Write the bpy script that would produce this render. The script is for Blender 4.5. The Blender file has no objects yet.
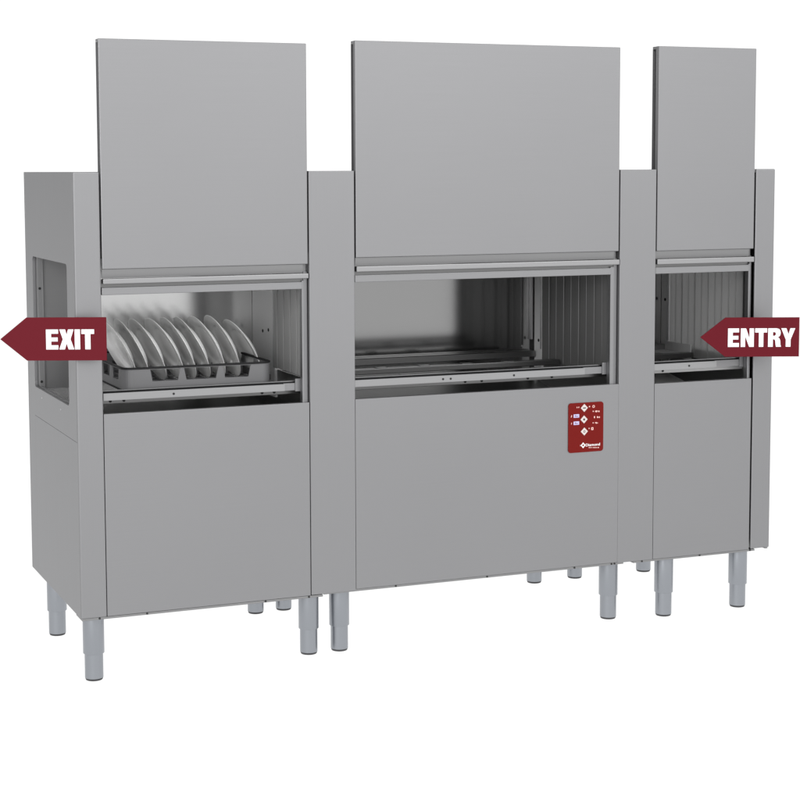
import bpy, bmesh, math, random
from mathutils import Vector, Matrix
random.seed(7)
scn = bpy.context.scene
COL = scn.collection
PI = math.pi

# ------------------------------------------------------------------ materials
def mat(name, color, metallic=0.0, rough=0.5, spec=0.5, brushed=0.0, axis='X', coat=0.0, mottled=0.0, bump=0.0):
    m = bpy.data.materials.new(name); m.use_nodes = True
    nt = m.node_tree; N = nt.nodes; L = nt.links
    b = N['Principled BSDF']
    b.inputs['Base Color'].default_value = (*color, 1)
    b.inputs['Metallic'].default_value = metallic
    b.inputs['Roughness'].default_value = rough
    b.inputs['Specular IOR Level'].default_value = spec
    b.inputs['Coat Weight'].default_value = coat
    tc = N.new('ShaderNodeTexCoord')
    if brushed:
        mp = N.new('ShaderNodeMapping'); L.new(tc.outputs['Object'], mp.inputs['Vector'])
        mp.inputs['Scale'].default_value = (3, 700, 700) if axis == 'X' else (700, 700, 3)
        nz = N.new('ShaderNodeTexNoise'); nz.inputs['Scale'].default_value = 1.0
        nz.inputs['Detail'].default_value = 3
        L.new(mp.outputs[0], nz.inputs['Vector'])
        mr = N.new('ShaderNodeMapRange')
        mr.inputs['To Min'].default_value = rough - brushed; mr.inputs['To Max'].default_value = rough + brushed
        L.new(nz.outputs['Fac'], mr.inputs['Value']); L.new(mr.outputs[0], b.inputs['Roughness'])
    # slight broad variation of the surface (handling marks, rolled sheet)
    n2 = N.new('ShaderNodeTexNoise'); n2.inputs['Scale'].default_value = 2.3; n2.inputs['Detail'].default_value = 4
    L.new(tc.outputs['Object'], n2.inputs['Vector'])
    mx = N.new('ShaderNodeMix'); mx.data_type = 'RGBA'
    k = mottled or 0.02
    mx.inputs[6].default_value = (*[c*(1-k) for c in color], 1)
    mx.inputs[7].default_value = (*[min(1, c*(1+k)) for c in color], 1)
    L.new(n2.outputs['Fac'], mx.inputs[0]); L.new(mx.outputs[2], b.inputs['Base Color'])
    if bump:
        bp = N.new('ShaderNodeBump'); bp.inputs['Strength'].default_value = bump; bp.inputs['Distance'].default_value = 0.002
        L.new(n2.outputs['Fac'], bp.inputs['Height']); L.new(bp.outputs[0], b.inputs['Normal'])
    return m

M = {}
M['steel']   = mat('brushed_steel', (.292, .292, .299), 1.0, .52, brushed=.05)
M['steel_v'] = mat('brushed_steel_upright', (.292, .292, .299), 1.0, .52, brushed=.05, axis='Z')
M['steel_d'] = mat('brushed_steel_dark', (.28, .28, .283), 1.0, .5, brushed=.06)  # body steel slightly darkened, carries the shade of the handle recess
M['satin']   = mat('satin_steel', (.72, .72, .72), .25, .5)
M['curtain_lit'] = mat('curtain_rubber_lit', (.36, .36, .358), 0.0, .45, spec=.35, mottled=.04)  # curtain rubber lightened in colour to stand in for missing light
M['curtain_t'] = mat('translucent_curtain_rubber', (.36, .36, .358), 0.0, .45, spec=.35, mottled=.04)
def add_translucency(m, col, f):
    nt = m.node_tree; o = nt.nodes['Material Output']; t = nt.nodes.new('ShaderNodeBsdfTranslucent'); x = nt.nodes.new('ShaderNodeMixShader')
    t.inputs[0].default_value = (*col, 1); x.inputs[0].default_value = f
    nt.links.new(nt.nodes['Principled BSDF'].outputs[0], x.inputs[1]); nt.links.new(t.outputs[0], x.inputs[2]); nt.links.new(x.outputs[0], o.inputs[0])
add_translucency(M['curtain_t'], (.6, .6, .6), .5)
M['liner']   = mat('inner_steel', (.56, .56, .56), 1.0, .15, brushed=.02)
M['liner_shaded'] = mat('inner_steel_shaded', (.29, .29, .29), 1.0, .12, brushed=.02)  # same inner steel, middle bay's shade put into the colour
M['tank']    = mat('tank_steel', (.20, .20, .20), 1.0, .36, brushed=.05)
M['rail']    = mat('rail_steel', (.345, .345, .35), 1.0, .40, brushed=.05)
M['leg']     = mat('leg_steel', (.315, .33, .355), 1.0, .34, brushed=.06, axis='Z')
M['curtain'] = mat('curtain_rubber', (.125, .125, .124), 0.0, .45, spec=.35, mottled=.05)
M['foot']    = mat('foot_rubber', (.035, .035, .038), 0.0, .5)
M['screw']   = mat('screw_metal', (.06, .06, .06), 1.0, .45)
M['hole']    = mat('hole_dark', (.012, .012, .012), 0.0, .7)
M['china']   = mat('white_porcelain', (.92, .92, .915), 0.0, .16, coat=.4, mottled=.01)
M['rack']    = mat('rack_plastic', (.135, .135, .139), 0.0, .5, mottled=.05)
M['rim']     = mat('rack_rim_plastic', (.012, .012, .013), 0.0, .6, spec=.2)
M['sign']    = mat('overlay_red', (.118, .0072, .0140), 0.0, .6, spec=.12)
M['white']   = mat('overlay_white', (.9, .9, .9), 0.0, .6)
M['panel']   = mat('panel_red', (.152, .0065, .0048), 0.0, .5, spec=.12)
M['button']  = mat('button_cream', (.62, .55, .53), 0.0, .4)
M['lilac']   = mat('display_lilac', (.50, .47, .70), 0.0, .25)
M['ink']     = mat('lettering_pink', (.80, .52, .47), 0.0, .5)
M['glyph']   = mat('glyph_dark', (.06, .04, .04), 0.0, .5)

# ------------------------------------------------------------------ mesh helpers
class MB:
    def __init__(s): s.bm = bmesh.new()
    def box(s, x0, x1, y0, y1, z0, z1, bev=0.0, seg=2):
        b = bmesh.new()
        bmesh.ops.create_cube(b, size=1)
        for v in b.verts:
            v.co = Vector(((x0+x1)/2 + v.co.x*(x1-x0), (y0+y1)/2 + v.co.y*(y1-y0), (z0+z1)/2 + v.co.z*(z1-z0)))
        if bev:
            bmesh.ops.bevel(b, geom=list(b.edges), offset=bev, segments=seg, affect='EDGES', profile=.5, clamp_overlap=True)
        s._join(b); return s
    def _join(s, b, mtx=None):
        me = bpy.data.meshes.new('tmp'); b.to_mesh(me); b.free()
        if mtx: me.transform(mtx)
        s.bm.from_mesh(me); bpy.data.meshes.remove(me)
    def cyl(s, r0, r1, p, q, n=32, bev=0.0):
        p, q = Vector(p), Vector(q); d = q-p
        b = bmesh.new()
        bmesh.ops.create_cone(b, cap_ends=True, segments=n, radius1=r0, radius2=r1, depth=d.length)
        if bev:
            es = [e for e in b.edges if len(e.link_faces) == 2 and any(len(f.verts) > 4 for f in e.link_faces)]
            bmesh.ops.bevel(b, geom=es, offset=bev, segments=2, affect='EDGES', profile=.5)
        m = Matrix.Translation((p+q)/2) @ d.to_track_quat('Z', 'Y').to_matrix().to_4x4()
        s._join(b, m); return s
    def prism(s, outer, holes, o, ux, uy, un, t, bev=0.0):
        """flat outline with holes in the plane (o, ux, uy), given thickness t along un"""
        o, ux, uy, un = map(Vector, (o, ux, uy, un))
        b = bmesh.new()
        es = []
        for loop in [outer]+list(holes):
            vs = [b.verts.new(o+ux*x+uy*y) for x, y in loop]
            es += [b.edges.new((vs[i], vs[(i+1) % len(vs)])) for i in range(len(vs))]
        bmesh.ops.triangle_fill(b, use_beauty=True, use_dissolve=False, edges=es)
        r = bmesh.ops.extrude_face_region(b, geom=list(b.faces))
        bmesh.ops.translate(b, verts=[v for v in r['geom'] if isinstance(v, bmesh.types.BMVert)], vec=un*t)
        bmesh.ops.dissolve_limit(b, angle_limit=.01, verts=list(b.verts), edges=list(b.edges))
        bmesh.ops.recalc_face_normals(b, faces=list(b.faces))
        if bev:
            ee = [e for e in b.edges if e.calc_face_angle(0) > .8 and abs((e.verts[0].co-e.verts[1].co).normalized().dot(un)) < .5]
            bmesh.ops.bevel(b, geom=ee, offset=bev, segments=2, affect='EDGES', profile=.5)
        s._join(b); return s
    def sweep(s, prof, x0, x1):
        """closed (y,z) profile run along x"""
        return s.prism([(y, z) for y, z in prof], [], (x0, 0, 0), (0, 1, 0), (0, 0, 1), (1, 0, 0), x1-x0)
    def build(s, name, m, parent=None, smooth=False, recalc=True):
        if recalc: bmesh.ops.recalc_face_normals(s.bm, faces=list(s.bm.faces))
        me = bpy.data.meshes.new(name); s.bm.to_mesh(me); s.bm.free()
        me.materials.append(m)
        if smooth:
            me.polygons.foreach_set('use_smooth', [True]*len(me.polygons))
            me.set_sharp_from_angle(angle=math.radians(38))
        o = bpy.data.objects.new(name, me); COL.objects.link(o)
        if parent: o.parent = parent
        return o

def thing(name, label, cat, loc=(0, 0, 0), rz=0.0, group=None):
    o = bpy.data.objects.new(name, None); COL.objects.link(o)
    o.location = loc; o.rotation_euler = (0, 0, rz); o.empty_display_size = .1
    o['label'] = label; o['category'] = cat
    if group: o['group'] = group
    return o

def rrect(x0, x1, y0, y1, r, n=5):
    pts = []
    for cx, cy, a in ((x1-r, y1-r, 0), (x0+r, y1-r, 90), (x0+r, y0+r, 180), (x1-r, y0+r, 270)):
        for i in range(n+1):
            t = math.radians(a+90*i/n); pts.append((cx+r*math.cos(t), cy+r*math.sin(t)))
    return pts

# ------------------------------------------------------------------ the machine
DW = thing('conveyor_dishwasher', 'long grey stainless steel conveyor dishwasher with three raised doors and twelve legs', 'dishwasher')
TOP = 1.55; D = .75; YB = .63
def part(mb, name, m, parent=DW, **k): return mb.build(name, M[m], parent, **k)

# module table: opening x range, door bottom, handle, rail, opening top, panel top, door top, base
MOD = [
 dict(x0=.0803, x1=.7288, jx=.7095, db=1.2635, h1=1.2350, h0=1.2195, r1=1.2085, r0=1.1865, pt=.8325, top=1.9376, pz=.2205, b=(.003, .771, .2125), ya=.0015),
 dict(x0=.8845, x1=1.8295, jx=1.8015, db=1.2795, h1=1.2520, h0=1.2350, r1=1.2240, r0=1.2020, pt=.8340, top=1.9510, pz=.2270, b=(.7735, 1.858, .2185), ya=.0),
 dict(x0=1.9722, x1=2.3615, jx=2.3460, db=1.2770, h1=1.2495, h0=1.2315, r1=1.2215, r0=1.1995, pt=.8275, top=1.9588, pz=.2250, b=(1.897, 2.386, .2170), ya=.0),
]
# posts (front pillars)
def post(x0, x1, z0, y1=.035, bv=.0022):
    # folded sheet: the front face with returns going back
    b = MB(); b.box(x0, x1, 0, y1, z0, TOP, bv, 3)
    part(b, 'post', 'steel_v')
post(.0, .0782, .2195, .0090, .0038)
post(.7312, .8822, .2215)
post(1.8318, 1.9702, .2240)
post(2.3662, 2.4436, .2255, .0090, .0038)

# end panels with a window, in one folded sheet above and one below
def end_panel(x, sgn):
    win = rrect(.109, .636, .848, 1.276, .016)
    up = [(.0091, .7515), (.6435, .7515), (.6435, TOP), (.0091, TOP)]
    b = MB(); b.prism(up, [win], (x, 0, 0), (0, 1, 0), (0, 0, 1), (sgn, 0, 0), .010, bev=.0004)
    # inward return of the window edge
    w2 = rrect(.1105, .6345, .8495, 1.2745, .015); w3 = rrect(.112, .633, .851, 1.273, .0135)
    b.prism(w2, [w3], (x+sgn*.0102, 0, 0), (0, 1, 0), (0, 0, 1), (sgn, 0, 0), .008)
    p = part(b, 'end_panel', 'steel_v')
    b = MB(); b.prism([(.0091, .2195), (.6435, .2195), (.6435, .7505), (.0091, .7505)], [], (x+sgn*.0003, 0, 0), (0, 1, 0), (0, 0, 1), (sgn, 0, 0), .010, bev=.0004)
    part(b, 'end_panel', 'steel_v')
    b = MB(); b.box(min(x, x+sgn*.05), max(x, x+sgn*.05), D-.0105, D, .2195, TOP, .0015)
    b.box(min(x+sgn*.0004, x+sgn*.010), max(x+sgn*.0004, x+sgn*.010), .6442, D-.0109, .2195, TOP, .0006)
    part(b, 'corner_post', 'steel_v')
    for (y, z) in ((.522, .8225), (.2334, .8216)):
        c = MB(); c.cyl(.0042, .0036, (x+sgn*.0004, y, z), (x-sgn*.0012, y, z), 16)
        c.build('rivet', M['rail'], p, smooth=True)
    return p
end_panel(.0, 1)
end_panel(2.4436, -1)

# outer shell behind
b = MB(); b.box(.0505, 2.393, D-.012, D-.002, .2195, TOP-.002); part(b, 'back_panel', 'steel')
b = MB(); b.box(.011, 2.432, .064, D-.013, TOP-.012, TOP-.001); b.box(.9, 1.83, .064, .2, TOP-.020, TOP-.0125); part(b, 'top_panel', 'steel')
b = MB(); b.box(.013, 2.430, .061, D-.014, .2290, .2390); part(b, 'bottom_panel', 'tank')
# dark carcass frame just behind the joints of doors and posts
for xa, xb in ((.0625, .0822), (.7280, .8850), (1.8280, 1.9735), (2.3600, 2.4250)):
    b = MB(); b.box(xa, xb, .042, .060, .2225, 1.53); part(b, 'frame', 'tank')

for i, m in enumerate(MOD):
    x0, x1 = m['x0'], m['x1']
    gl = (.0014, .0004, .0006)[i]; gr = (.0020, .0003, .0052)[i]; bv = (.0014, .0005, .0006)[i]
    # lower front panel
    b = MB(); b.box(((.0782+gl), .8822+gl, 1.9702+gl)[i], (x1-gr+.0026, 1.8318-gr, x1-gr+.0026)[i], m['ya'], .020, m['pz'], m['pt'], bv)
    lp = part(b, 'lower_panel', 'steel')
    # base rail, a little set back, with screw heads
    bx0, bx1, bz = m['b']
    b = MB(); b.box(bx0, bx1, .0035, .085, bz, m['pz']-.0012, .0010)
    br = part(b, 'base_rail', 'steel_d')
    for sx in ([.0564, .2022, .5801, .7237], [1.02, 1.345, 1.6697, 1.8115, 1.8231], [1.93, 2.16, 2.366])[i]:
        c = MB(); zc = (bz+m['pz'])/2-.0003
        c.cyl(.0034, .0030, (sx, .0037, zc), (sx, .0015, zc), 12); c.build('screw', M['screw'], br)
    # raised sliding door: double sheet, a shadow slot between, cap on top, pull profile below
    dx0, dx1 = (x0+(.0022, .0022, .0016)[i], x1-.0020)
    dep = (.0345, .0352, .0395)[i]
    fold = (.0090, .0170, .0200)[i]
    t = m['top']
    b = MB()
    b.box(dx0, dx1, 0, fold, m['db'], t, .0020)
    if i == 2:
        b.box(dx0, dx1, .0275, .0300, m['db']+.03, t-.016)
        b.box(dx0, dx1, .0350, dep, m['db']+.03, t-.0085)
    else:
        b.box(dx0, dx1, dep-.0022, dep, m['db']+.03, t-.0085)
    b.box(dx0+.022, dx1-.022, fold+.0005, dep-.0025, m['db']+.05, t-.02)
    b.box(dx0, dx1, fold+.0006, dep, t-.0080, t-.0006, .0008)
    door = part(b, 'sliding_door', 'steel')
    # pull profile: sloping recess and rounded lip
    h1, h0, db = m['h1'], m['h0'], m['db']
    c = MB()
    c.sweep([(.0062, db-.0008), (.0150, db-.0008), (.0150, h1+.0012), (.0102, h1+.0012)], dx0, dx1-.014)
    c.box(dx1-.0136, dx1, .020, .026, h1, db-.001)
    c.build('handle_recess', M['steel_d'], door)  # recess shade put into the colour by the darker steel
    c = MB(); c.box(dx0+.001, dx1+.001, -.0045, .0165, h0, h1, .0022, 3)
    c.build('handle', M['rail'], door)
    c = MB(); c.box(dx0, dx1-.012, .0170, .0200, h0-.013, h1-.002)
    c.build('handle_gap_shade', M['tank'], door)  # dark strip stands in for shade in the gap under the handle
    # fixed head rail over the opening
    b = MB(); b.box(x0+.0012, m['jx']+.001, .0062, .034, m['r0'], m['r1'], .0014)
    part(b, 'head_rail', 'steel')
    # right hand door guide: two steps
    b = MB(); b.box(m['jx'], x1-(.0125, .0135, .0080)[i], .0085, .030, m['pt']-.02, m['r1']+.004, .0012)
    b.box(x1-(.0120, .0130, .0076)[i], x1+.0005, .0150, .034, m['pt']-.02, m['h0']+.02, .0010)
    part(b, 'door_guide', 'steel_v')

# ------------------------------------------------------------------ inside of the machine
CUR = [.757, 1.837, 2.387]              # strip curtains hang here
LX = [(.030, .760), (.890, 1.840), (1.975, 2.392)]
for xa, xb, mm in ((.030, .8195, 'liner'), (.820, 1.9035, 'liner_shaded'), (1.904, 2.410, 'liner')):
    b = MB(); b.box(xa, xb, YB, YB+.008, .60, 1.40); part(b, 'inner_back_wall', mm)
for xa, xb, mm in ((.030, .8195, 'liner'), (.820, 1.9035, 'liner_shaded'), (1.904, 2.410, 'liner')):
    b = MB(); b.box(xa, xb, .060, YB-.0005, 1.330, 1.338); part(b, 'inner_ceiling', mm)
for i, m in enumerate(MOD):
    a, c = LX[i]
    # wash tank: sloping floor and a front lip under the front rail
    b = MB()
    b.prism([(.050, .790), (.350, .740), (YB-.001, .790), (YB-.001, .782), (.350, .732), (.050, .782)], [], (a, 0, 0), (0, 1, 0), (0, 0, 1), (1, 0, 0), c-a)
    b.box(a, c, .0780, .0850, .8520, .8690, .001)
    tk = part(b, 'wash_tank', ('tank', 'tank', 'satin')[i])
    # holes in the lip
    for hx in ([.118, .160, .60, .64], [1.30, 1.36, 1.53, 1.62], [2.05])[i]:
        d = MB(); d.cyl(.0045, .0045, (hx, .0783, .8605), (hx, .0765, .8605), 14); d.build('hole', M['hole'], tk)
    # front guide rail on which the racks run
    gx0, gx1 = (m['x0']+.004, (.6555, 1.714, 2.230)[i])
    b = MB()
    b.sweep([(.0215, .8700), (.0215, .8915), (.0250, .8915), (.0250, .8735), (.0420, .8735), (.0420, .8700)], gx0, gx1)
    gr = part(b, 'guide_rail', 'rail')
    for hx in ([.30], [1.195, 1.222, 1.45], [2.12])[i]:
        d = MB(); d.cyl(.0036, .0036, (hx, .0218, .880), (hx, .0205, .880), 12); d.build('hole', M['hole'], gr)
    b = MB(); b.box(gx1+.001, m['jx']-.004, .0340, .0400, .8690, .8915)
    b.box(m['jx']-.016, m['jx']+.004, .0310, .0338, .8655, .9050)
    part(b, 'rail_bracket', 'steel')
    b = MB(); b.box(a+.01, c-.012, .0450, .0490, .8740, .8950); part(b, 'gap_shade_strip', 'rim')  # black strip stands in for the shaded gap behind the rail
    b = MB(); b.box(a+.01, c-.012, .0450, .0600, .8953, .8972); part(b, 'guide_rail', 'rail')
    # rear guide rail and the transport bars with their pawls
    b = MB(); b.sweep([(.585, .870), (.585, .890), (.5875, .892), (.625, .892), (.625, .888), (.589, .888), (.589, .870)], a+(.2, 0, 0)[i], c-.02)
    part(b, 'guide_rail', ('rail', 'tank', 'rail')[i])
    for yy in (.155, .375):
        b = MB(); b.box(a+(.2, .01, .01)[i], c-.03, yy, yy+.028, .862, .881, .002)
        tb = part(b, 'transport_bar', 'tank')
        for k in range((1, 0, 0)[i], int((c-a)/.16)):
            q = MB(); q.box(a+.06+k*.16, a+.10+k*.16, yy+.002, yy+.026, .8812, .8835, .0008); q.build('pawl', M['tank'], tb)

# pillars beside the curtains, spray arms, corner profiles, curtains
def pillar(x, y0, y1, holes, back=True):
    b = MB(); b.box(x-.006, x+.020, y0, y1, .80, 1.325, .001)
    p = part(b, 'inner_pillar', 'satin')
    b = MB(); b.box(x-.011, x-.0063, y0-.0005, y0+.004, .90, 1.325, .0008); b.build('folded_edge', M['rail'], p)
    for (y, z) in holes:
        d = MB(); d.cyl(.0058, .0058, (x-.0062, y, z), (x-.0078, y, z), 14); d.build('hole', M['hole'], p)
pillar(.757, .395, .628, [(.515, 1.012), (.455, 1.020), (.515, 1.18), (.455, 1.185), (.50, .90)])
pillar(1.837, .552, .611, [(.575, .93)])
pillar(2.387, .575, .628, [(.600, 1.19), (.600, 1.06)])
b = MB(); b.box(1.818, 1.826, .612, .6295, .93, 1.325, .001)
part(b, 'corner_profile', 'rail')
b = MB(); b.box(.0113, .0242, .604, .6290, .80, 1.325); cp_ = part(b, 'corner_profile', 'steel_d')
for z in (1.1715, .8655):
    d = MB(); d.cyl(.0045, .0045, (.0165, .6042, z), (.0165, .6028, z), 12); d.build('hole', M['hole'], cp_)
b = MB(); b.box(.0243, .0272, .602, .6290, .80, 1.325); part(b, 'corner_profile', 'rail')
b = MB(); b.box(.0273, .200, .618, .6280, .84, 1.325); part(b, 'exit_guard', 'steel_d')

b = MB(); b.box(1.985, 2.372, .408, .583, .868, .872, .0008); b.box(2.3725, 2.3765, .408, .583, .850, .905, .0008)
part(b, 'entry_tray', 'satin')
for x, y1 in ((.757, .628), (1.837, .6), (2.3905, .6)):
    b = MB(); b.box(x, x+.006, .0615, y1, .70, .799 if x < 2.3 else .893); b.box(x+.0005, x+.0055, .0615, .39 if x < 1 else .55, .7995, .893) if x < 2.3 else 0
    part(b, 'partition', 'tank')
def curtain(x, y0, y1, zb, n, edge=False, mm='curtain_lit'):
    b = MB(); w = (y1-y0)/n
    for k in range(n):
        ya = y0+k*w; dx = .003*(k % 2)
        b.box(x+dx-.0012, x+dx+.0012, ya-.0015, ya+w+.0015, zb+.002*random.random(), 1.322, .0008)
    o = part(b, 'strip_curtain', mm)
    d = MB(); d.box(x-.006, x+.008, y0-.004, y1+.004, 1.3225, 1.3295); d.build('curtain_rod', M['rail'], o)
    # light edges of the strips
    for k in range(1, n if edge else 0):
        d = MB(); ya = y0+k*w; d.cyl(.0009, .0009, (x-.0026, ya, zb+.01), (x-.0026, ya, 1.32), 8)
        d.build('strip_edge', M['rail'], o)
    return o
curtain(.748, .105, .392, .900, 9)
curtain(1.830, .055, .545, .858, 9, True, 'curtain')
curtain(2.382, .050, .572, .858, 12, False, 'curtain_t')

# ------------------------------------------------------------------ legs
def leg(x, y, zt):
    b = MB(); b.cyl(.0325, .0325, (x, y, .0835), (x, y, zt), 48, .0012)
    b.cyl(.0282, .0282, (x, y, .0072), (x, y, .0836), 48)
    l = part(b, 'leg', 'leg', smooth=True)
    c = MB(); c.cyl(.0255, .0278, (x, y, 0), (x, y, .0070), 40, .0012); c.build('foot', M['foot'], l, smooth=True)
for x, y in ((.0609, .112), (.7654, .124), (.8707, .123), (1.8724, .130), (2.0691, .088), (2.3768, .092)):
    leg(x, y, .2285)
for x, y in ((.0643, .668), (.7684, .678), (.8749, .685), (1.8773, .692), (2.0547, .700), (2.351, .690)):
    leg(x, y, .2285)

# ------------------------------------------------------------------ control panel
X0, X1, ZB, ZT = 1.6400, 1.7725, .6125, .7790
cb = MB(); cb.prism(rrect(X0, X1, ZB, ZT, .010, 6), [], (0, -.0004, 0), (1, 0, 0), (0, 0, 1), (0, -1, 0), .0022, bev=.0004)
CP = part(cb, 'control_panel', 'panel')
def cpos(px, py):
    u = (px-45)/470; v = (py-(85-30*u))/660
    return X0+u*(X1-X0), ZT-v*(ZT-ZB)
SX = (X1-X0)/470; SZ = (ZT-ZB)/660
def flat(mb, pts, y, t): mb.prism(pts, [], (0, y, 0), (1, 0, 0), (0, 0, 1), (0, -1, 0), t)
for px, py, k in ((255, 142, 0), (252, 295, 1), (257, 455, 2)):
    cx, cz = cpos(px, py); r = .0135
    q = MB(); q.prism([(cx-r, cz), (cx, cz-r), (cx+r, cz), (cx, cz+r)], [], (0, -.0027, 0), (1, 0, 0), (0, 0, 1), (0, -1, 0), .0012, bev=.0004)
    bt = q.build('button', M['button'], CP)
    g = MB()
    if k == 0: g.prism(rrect(cx-.0055, cx+.0055, cz-.0018, cz+.0018, .0015), [], (0, -.0040, 0), (1, 0, 0), (0, 0, 1), (0, -1, 0), .0003)
    elif k == 1: g.prism(rrect(cx-.0034, cx+.0034, cz-.0034, cz+.0034, .0012), [], (0, -.0040, 0), (1, 0, 0), (0, 0, 1), (0, -1, 0), .0003)
    else: g.prism(rrect(cx-.0040, cx+.0040, cz-.0040, cz+.0040, .0038), [rrect(cx-.0024, cx+.0024, cz-.0024, cz+.0024, .0022)], (0, -.0040, 0), (1, 0, 0), (0, 0, 1), (0, -1, 0), .0003)
    g.build('symbol', M['glyph'], bt)
for py in (249, 344):
    xa, za = cpos(150, py)
    q = MB(); flat(q, rrect(xa-.0105, xa+.0105, za-.0058, za+.0058, .0012), -.0027, .0006)
    ds = q.build('display', M['lilac'], CP)
    g = MB(); flat(g, rrect(xa-.006, xa+.006, za-.0022, za-.0006, .0005), -.0034, .0002); flat(g, rrect(xa-.006, xa-.001, za+.0010, za+.0026, .0005), -.0034, .0002)
    g.build('symbol', M['sign'], ds)
q = MB()
def mark(px, py, w, h, r=.3):
    cx, cz = cpos(px, py); w *= SX/2; h *= SZ/2; rr = min(w, h)*r*1.9
    flat(q, rrect(cx-w, cx+w, cz-h, cz+h, rr, 3), -.0027, .0003)
for a in ((158, 136, 9, 18), (182, 134, 9, 18), (172, 136, 5, 6), (325, 124, 16, 16), (376, 187, 14, 14), (393, 265, 14, 26), (376, 341, 15, 12), (322, 415, 13, 15),
          (408, 187, 11, 20), (421, 187, 9, 26), (434, 185, 8, 18), (453, 187, 14, 20), (432, 264, 11, 24), (445, 266, 9, 18), (460, 265, 10, 22), (408, 339, 12, 14), (420, 342, 9, 22), (434, 342, 10, 12),
          (86, 250, 9, 22), (82, 264, 12, 8), (86, 345, 10, 10), (84, 358, 7, 10)):
    mark(*a)
cx, cz = cpos(380, 122)
q.prism(rrect(cx-.0046, cx+.0046, cz-.0046, cz+.0046, .0045), [rrect(cx-.0026, cx+.0026, cz-.0026, cz+.0026, .0025)], (0, -.0027, 0), (1, 0, 0), (0, 0, 1), (0, -1, 0), .0003)
cx, cz = cpos(365, 418)
q.prism(rrect(cx-.0042, cx+.0042, cz-.0046, cz+.0046, .0020), [rrect(cx-.0018, cx+.0018, cz-.0020, cz+.0020, .0010)], (0, -.0027, 0), (1, 0, 0), (0, 0, 1), (0, -1, 0), .0003)
q.build('lettering', M['ink'], CP)
# maker's mark: outlined diamond, name, fine line under it
q = MB(); cx, cz = cpos(243, 640)
def dia(r, k=.85): return [(cx-r*k, cz), (cx, cz-r), (cx+r*k, cz), (cx, cz+r)]
q.prism(dia(.0100), [dia(.0048)], (0, -.0027, 0), (1, 0, 0), (0, 0, 1), (0, -1, 0), .0004)
q.prism([(cx-.0108, cz-.0022), (cx-.0094, cz-.0022), (cx-.0094, cz+.0022), (cx-.0108, cz+.0022)], [], (0, -.0027, 0), (1, 0, 0), (0, 0, 1), (0, -1, 0), .0004)
q.build('emblem', M['white'], CP)
def text(body, x0, x1, zc, h, y, m, name, parent, bold=.0):
    cu = bpy.data.curves.new(name, 'FONT'); cu.body = body; cu.size = 1; cu.extrude = .01; cu.offset = bold
    o = bpy.data.objects.new(name, cu); COL.objects.link(o)
    bpy.context.view_layer.update()
    me = bpy.data.meshes.new_from_object(o.evaluated_get(bpy.context.evaluated_depsgraph_get()))
    bpy.data.objects.remove(o); bpy.data.curves.remove(cu)
    xs = [v.co.x for v in me.vertices]; ys = [v.co.y for v in me.vertices]
    sx = (x1-x0)/(max(xs)-min(xs)); sy = h/(max(ys)-min(ys))
    for v in me.vertices:
        X, Y, Z = v.co
        v.co = (x0+(X-min(xs))*sx, y-(Z+.01)*.02, zc+(Y-(max(ys)+min(ys))/2)*sy)
    me.name = name; me.materials.clear(); me.materials.append(m)
    o = bpy.data.objects.new(name, me); COL.objects.link(o); o.parent = parent
    return o
ta, tz = cpos(278, 631); tb_, _ = cpos(470, 631)
text('Diamond', ta, tb_, cpos(372, 632)[1]+.0002, .0092, -.0026, M['white'], 'brand_lettering', CP, .010)
q = MB(); xx = 318
while xx < 462:
    w = random.choice((7, 9, 10, 12)); mark(xx+w/2, 671, w, random.choice((9, 11, 14))); xx += w+random.choice((3, 4, 4, 9))
q.build('lettering', M['ink'], CP)

# ------------------------------------------------------------------ dish rack and plates
RK = thing('dish_rack', 'shallow grey plastic dish rack with a dark rim holding the plates', 'dish rack', (.395, .325, .893))
hw, hd = .237, .255
def ring(r, z, n=5): return [(x, y) for x, y in rrect(-hw+r, hw-r, -hd+r, hd-r, .035-min(r, .03), n)]
zt = .0600
# walls: front/back carry trapezoid windows, sides too
def wall(length, wins):
    out = [(-length, .0), (length, .0), (length, zt), (-length, zt)]
    hs = []
    for c, wt, wb in wins:
        hs.append([(c-wb, .022), (c+wb, .022), (c+wt, zt-.0018), (c-wt, zt-.0018)])
    return out, hs
fw = [(-.107, .047, .040), (.007, .055, .047), (.121, .045, .038)]
o_, h_ = wall(hw-.033, fw)
b = MB()
b.prism(o_, h_, (0, -hd, 0), (1, 0, 0), (0, 0, 1), (0, 1, 0), .004)
b.prism(o_, h_, (0, hd-.004, 0), (1, 0, 0), (0, 0, 1), (0, 1, 0), .004)
sw = [(-.15, .045, .038), (-.03, .050, .043), (.10, .05, .043)]
o_, h_ = wall(hd-.033, sw)
b.prism(o_, h_, (-hw, 0, 0), (0, 1, 0), (0, 0, 1), (1, 0, 0), .004)
b.prism(o_, h_, (hw-.004, 0, 0), (0, 1, 0), (0, 0, 1), (1, 0, 0), .004)
for sx in (-1, 1):
    for sy in (-1, 1):
        cx_, cy_ = sx*(hw-.035), sy*(hd-.035)
        a0 = math.atan2(sy, sx)-PI/4
        arc = [(cx_+.035*math.cos(a0+PI/2*k/8), cy_+.035*math.sin(a0+PI/2*k/8)) for k in range(9)]
        arc += [(cx_+.031*math.cos(a0+PI/2*k/8), cy_+.031*math.sin(a0+PI/2*k/8)) for k in range(8, -1, -1)]
        b.prism(arc, [], (0, 0, 0), (1, 0, 0), (0, 1, 0), (0, 0, 1), zt)
b.build('basket', M['rack'], RK)
b = MB()
b.prism(ring(-.003, 0), [ring(.006, 0)], (0, 0, zt+.0003), (1, 0, 0), (0, 1, 0), (0, 0, 1), .0058, bev=.0012)
b.build('rim', M['rim'], RK)
b = MB()
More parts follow.
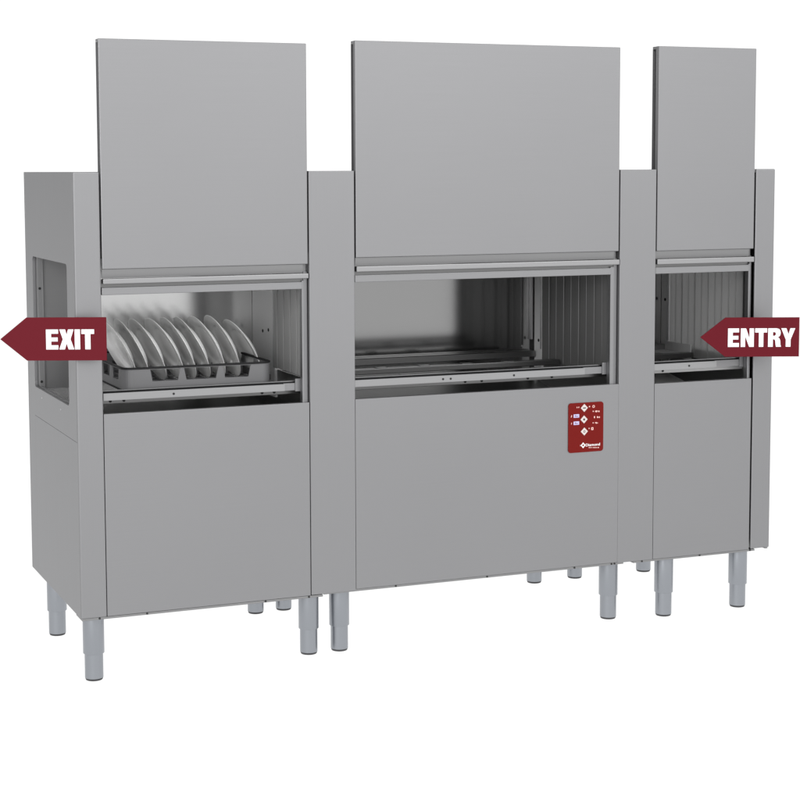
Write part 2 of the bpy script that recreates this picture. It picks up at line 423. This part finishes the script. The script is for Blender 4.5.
b.prism(ring(-.002, 0), [ring(.0045, 0)], (0, 0, -.0060), (1, 0, 0), (0, 1, 0), (0, 0, 1), .0058, bev=.001)
b.build('lower_rim', M['rim'], RK, smooth=True)
b = MB()
for k in range(10):
    xk = -hw+.024+k*(2*hw-.048)/9; b.box(xk-.0025, xk+.0025, -hd+.005, hd-.005, .0002, .006)
for k in range(11):
    yk = -hd+.02+k*(2*hd-.04)/10; b.box(-hw+.005, hw-.005, yk-.0025, yk+.0025, -.0030, -.0002)
for k in range(9):
    xk = -hw+.045+k*.0500
    for yk in (-.03, .06, .12): b.cyl(.0034, .0020, (xk, yk, .0055), (xk, yk, .045), 10)
b.build('grid_floor', M['rack'], RK)

def plate_mesh():
    R = .111
    face = [(0, 0), (.045, .0003), (.060, .0010), (.0655, .0036), (.069, .0085), (.0735, .0112), (.092, .0140), (R-.0018, .0166), (R-.0003, .0167)]
    back = [(R, .0158), (R-.0012, .0144), (.092, .0106), (.0765, .0078), (.072, .0048), (.0685, -.0014), (.064, -.0038), (.058, -.0046), (.054, -.0046), (.0515, -.0030), (.030, -.0028), (0, -.0028)]
    prof = face+back
    bm = bmesh.new(); n = 72; rows = []
    for r, h in prof:
        if r == 0: rows.append([bm.verts.new((h, 0, 0))])
        else: rows.append([bm.verts.new((h, r*math.cos(2*PI*k/n), r*math.sin(2*PI*k/n))) for k in range(n)])
    for a, c in zip(rows, rows[1:]):
        for k in range(n):
            k2 = (k+1) % n
            if len(a) == 1: bm.faces.new((a[0], c[k], c[k2]))
            elif len(c) == 1: bm.faces.new((a[k], c[0], a[k2]))
            else: bm.faces.new((a[k], c[k], c[k2], a[k2]))
    bmesh.ops.recalc_face_normals(bm, faces=list(bm.faces))
    for v in bm.verts: v.co.x = -v.co.x          # eating side towards the exit
    bmesh.ops.recalc_face_normals(bm, faces=list(bm.faces))
    me = bpy.data.meshes.new('dinner_plate'); bm.to_mesh(me); bm.free()
    me.materials.append(M['china']); me.polygons.foreach_set('use_smooth', [True]*len(me.polygons))
    return me
PM = plate_mesh()
tops = [.1616, .2096, .2578, .3116, .3590, .4046, .4542, .5075, .5700]
nth = ['leftmost plate in the rack, half hidden behind the exit arrow', 'second plate from the left in the rack, just right of the exit arrow', 'third plate from the left in the rack',
       'fourth plate from the left in the rack', 'middle plate of the nine in the rack', 'fourth plate from the right in the rack', 'third plate from the right in the rack',
       'second plate from the right in the rack, highest of the row', 'rightmost plate in the rack, standing a little lower and fully in view']
tilt = math.radians(26)
for i, xt in enumerate(tops):
    p = bpy.data.objects.new('dinner_plate', PM); COL.objects.link(p)
    z = .9960 if i < 8 else .9830
    tl = tilt+math.radians((.6, -.8, .4, 1.0, -.5, .3, -.6, -1.0, 1.5)[i])
    p.location = (xt+.108*math.sin(tl)+.004, .31, z)
    p.rotation_euler = (0, -tl, math.radians(3.5+(1, -1.5, .5, 2, -.5, -1.5, 1, -.5, 1)[i]))
    p['label'] = 'white porcelain '+nth[i]; p['category'] = 'plate'; p['group'] = 'white plates standing in the dish rack'

# ------------------------------------------------------------------ overlay arrows, built as plates on added supports
CAMC = Vector((-1.09191391, -5.00023402, 1.55261224))
R_ = Vector((.9256, -.3784, 0)).normalized(); F_ = Vector((.3784, .9256, 0)).normalized()
def arrow_plate(name, label, anchor, scale, W, H, notch, letters, added_standoffs):
    """local frame: x along the plate, z up, origin at the right end's centre"""
    t = thing(name, label, 'sign', anchor)  # overlay arrow, not a mounted sign
    ex, ez, en = R_, Vector((0, 0, 1)), -F_
    b = MB(); b.prism([(0, -H/2), (0, H/2), (-(W-notch), H/2), (-W, 0), (-(W-notch), -H/2)], [], (0, 0, 0), ex, ez, en, .004, bev=.0005)
    pl = b.build('plate', M['sign'], t)
    b = MB()
    for outer, holes in letters: b.prism(outer, holes, en*.0043, ex, ez, en, .0006)
    b.build('lettering', M['white'], t)
    for (x, z, d) in added_standoffs:
        b = MB(); p0 = ex*x+ez*z
        b.cyl(.006, .006, p0-en*.0002, p0-en*.0002+Vector((0, d, 0)), 16)
        b.build('added_standoff', M['rail'], t)
    return t
def L2(polys, ox, oy, k):          # drawing units (x right, y down) -> metres
    return [([((x-ox)*k, (oy-y)*k) for x, y in o], [[((x-ox)*k, (oy-y)*k) for x, y in h] for h in hs]) for o, hs in polys]
def Eg(x, y0, y1, w, st, mid, a):
    ym = (y0+y1)/2
    return ([(x, y0), (x+w, y0), (x+w, y0+a), (x+st, y0+a), (x+st, ym-a*.47), (x+mid, ym-a*.47), (x+mid, ym+a*.47), (x+st, ym+a*.47), (x+st, y1-a), (x+w, y1-a), (x+w, y1), (x, y1)], [])
def Tg(x, y0, y1, w, s0, s1, a):
    return ([(x, y0), (x+w, y0), (x+w, y0+a), (s1, y0+a), (s1, y1), (s0, y1), (s0, y0+a), (x, y0+a)], [])
exit_l = [Eg(78, 107, 343, 143, 60, 137, 50),
          ([(236, 107), (304, 107), (320, 172), (338, 107), (403, 107), (366, 222), (408, 343), (342, 343), (319, 272), (298, 343), (232, 343), (275, 222)], []),
          ([(415, 107), (478, 107), (478, 343), (415, 343)], []),
          Tg(494, 107, 343, 150, 537, 600, 54)]
entry_l = [Eg(77, 100, 286, 110, 48, 104, 40),
           ([(205, 100), (257, 100), (292, 200), (292, 100), (336, 100), (336, 286), (290, 286), (249, 180), (249, 286), (205, 286)], []),
           Tg(348, 100, 286, 120, 386, 431, 42),
           ([(478, 100), (560, 100), (585, 106), (599, 122), (604, 146), (600, 168), (588, 184), (574, 191), (590, 200), (599, 220), (602, 262), (608, 286), (558, 286), (553, 264), (550, 226), (543, 212), (526, 210), (526, 286), (478, 286)],
            [[(526, 138), (546, 139), (554, 146), (555, 158), (552, 169), (544, 175), (526, 176)]]),
           ([(608, 100), (660, 100), (681, 160), (700, 100), (748, 100), (703, 214), (703, 286), (655, 286), (655, 214)], [])]
def depth(P): return (Vector(P)-CAMC).dot(Vector((.3765, .922, -.0897)))
A1 = (.0803, -.050, 1.0628)
k1 = depth(A1)/1723.388
arrow_plate('exit_arrow', 'dark red overlay arrow reading EXIT, built as a plate, pointing left on the left front corner', A1, k1, 106.3*k1, 43.3*k1, 26.5*k1,
           L2(exit_l, 40*0+(107-40)*11.765, (338.7-320)*11.765, k1/11.765), [(-.0215, .03, .040), (-.0215, -.03, .040)])
A3 = (2.4628, -.1250, .97875)
k3 = depth(A3)/1723.388
arrow_plate('entry_arrow', 'dark red overlay arrow reading ENTRY, built as a plate, pointing left on the right front post', A3, k3, 99.0*k3, 39.4*k3, 25*k3,
           L2(entry_l, (799-720)*10, (336.8-318)*10, k3/10), [(-.062, .04, .0945), (-.062, -.04, .0945)])

# ------------------------------------------------------------------ ground: translucent white sheet, added glow from the world below hides shadows
g = bpy.data.materials.new('translucent_white_ground'); g.use_nodes = True
nt = g.node_tree; N = nt.nodes; L = nt.links
for n in list(N): N.remove(n)
out = N.new('ShaderNodeOutputMaterial'); tr = N.new('ShaderNodeBsdfTranslucent'); df = N.new('ShaderNodeBsdfDiffuse'); mx = N.new('ShaderNodeMixShader')
tr.inputs[0].default_value = (.97, .97, .97, 1); df.inputs[0].default_value = (.97, .97, .97, 1); mx.inputs[0].default_value = .02
L.new(tr.outputs[0], mx.inputs[1]); L.new(df.outputs[0], mx.inputs[2]); L.new(mx.outputs[0], out.inputs[0])
me = bpy.data.meshes.new('ground'); S = 40
me.from_pydata([(-S, -S, 0), (S, -S, 0), (S, S, 0), (-S, S, 0)], [], [(0, 1, 2, 3)]); me.materials.append(g)
go = bpy.data.objects.new('ground', me); COL.objects.link(go); go['kind'] = 'structure'

# ------------------------------------------------------------------ light: white world dimmed behind left, two added area lights in front
w = bpy.data.worlds.new('World'); scn.world = w; w.use_nodes = True
nt = w.node_tree; N = nt.nodes; L = nt.links
bg = N['Background']
tc = N.new('ShaderNodeTexCoord'); sp = N.new('ShaderNodeSeparateXYZ'); L.new(tc.outputs['Generated'], sp.inputs[0])
dt = N.new('ShaderNodeVectorMath'); dt.operation = 'DOT_PRODUCT'; dt.inputs[1].default_value = (-.766, .643, 0)
L.new(tc.outputs['Generated'], dt.inputs[0])
mr = N.new('ShaderNodeMapRange'); mr.interpolation_type = 'SMOOTHSTEP'          # world dimmed out of view to darken end panel and legs
mr.inputs['From Min'].default_value = .63; mr.inputs['From Max'].default_value = .92
mr.inputs['To Min'].default_value = 1.0; mr.inputs['To Max'].default_value = .38
L.new(dt.outputs['Value'], mr.inputs['Value'])
m2 = N.new('ShaderNodeMapRange'); m2.interpolation_type = 'SMOOTHSTEP'          # world below the ground stays fully bright
m2.inputs['From Min'].default_value = .0; m2.inputs['From Max'].default_value = -.08
L.new(sp.outputs['Z'], m2.inputs['Value'])
mm_ = N.new('ShaderNodeMath'); mm_.operation = 'MAXIMUM'; L.new(mr.outputs[0], mm_.inputs[0]); L.new(m2.outputs[0], mm_.inputs[1])
L.new(mm_.outputs[0], bg.inputs['Color'])
bg.inputs['Strength'].default_value = 1.10

def area(name, loc, target, size, power, color=(1, 1, 1)):
    l = bpy.data.lights.new(name, 'AREA'); l.shape = 'SQUARE'; l.size = size; l.energy = power; l.color = color
    o = bpy.data.objects.new(name, l); COL.objects.link(o); o.location = loc
    o.rotation_euler = (Vector(target)-Vector(loc)).to_track_quat('-Z', 'Y').to_euler()
area('added_light', (4.2, -7.0, 5.0), (1.3, 0, 1.2), 5.0, 190)  # added area light out of view, brightens the front faces

area('added_light', (-3.4, -5.2, 2.6), (.4, .3, 1.0), 2.4, 150)  # added area light out of view, lifts the plates in the left bay

# ------------------------------------------------------------------ camera
cam = bpy.data.cameras.new('camera'); co = bpy.data.objects.new('camera', cam); COL.objects.link(co)
co.matrix_world = Matrix.Translation(CAMC) @ Matrix(((0.9256336, 0.0376382, -0.3765446), (-0.3783998, 0.0815337, -0.9220444), (-0.0040030, 0.9959596, 0.0897127))).to_4x4()
cam.sensor_width = 36; cam.lens = 36*1723.388/800
cam.shift_x = (400-375.0185)/800; cam.shift_y = -(400-325.0113)/800
cam.clip_start = .1; cam.clip_end = 500
scn.camera = co
scn.view_settings.view_transform = 'Standard'; scn.view_settings.look = 'None'
scn.view_settings.exposure = 0; scn.view_settings.gamma = 1
scn.cycles.max_bounces = 10; scn.cycles.glossy_bounces = 8; scn.cycles.diffuse_bounces = 5
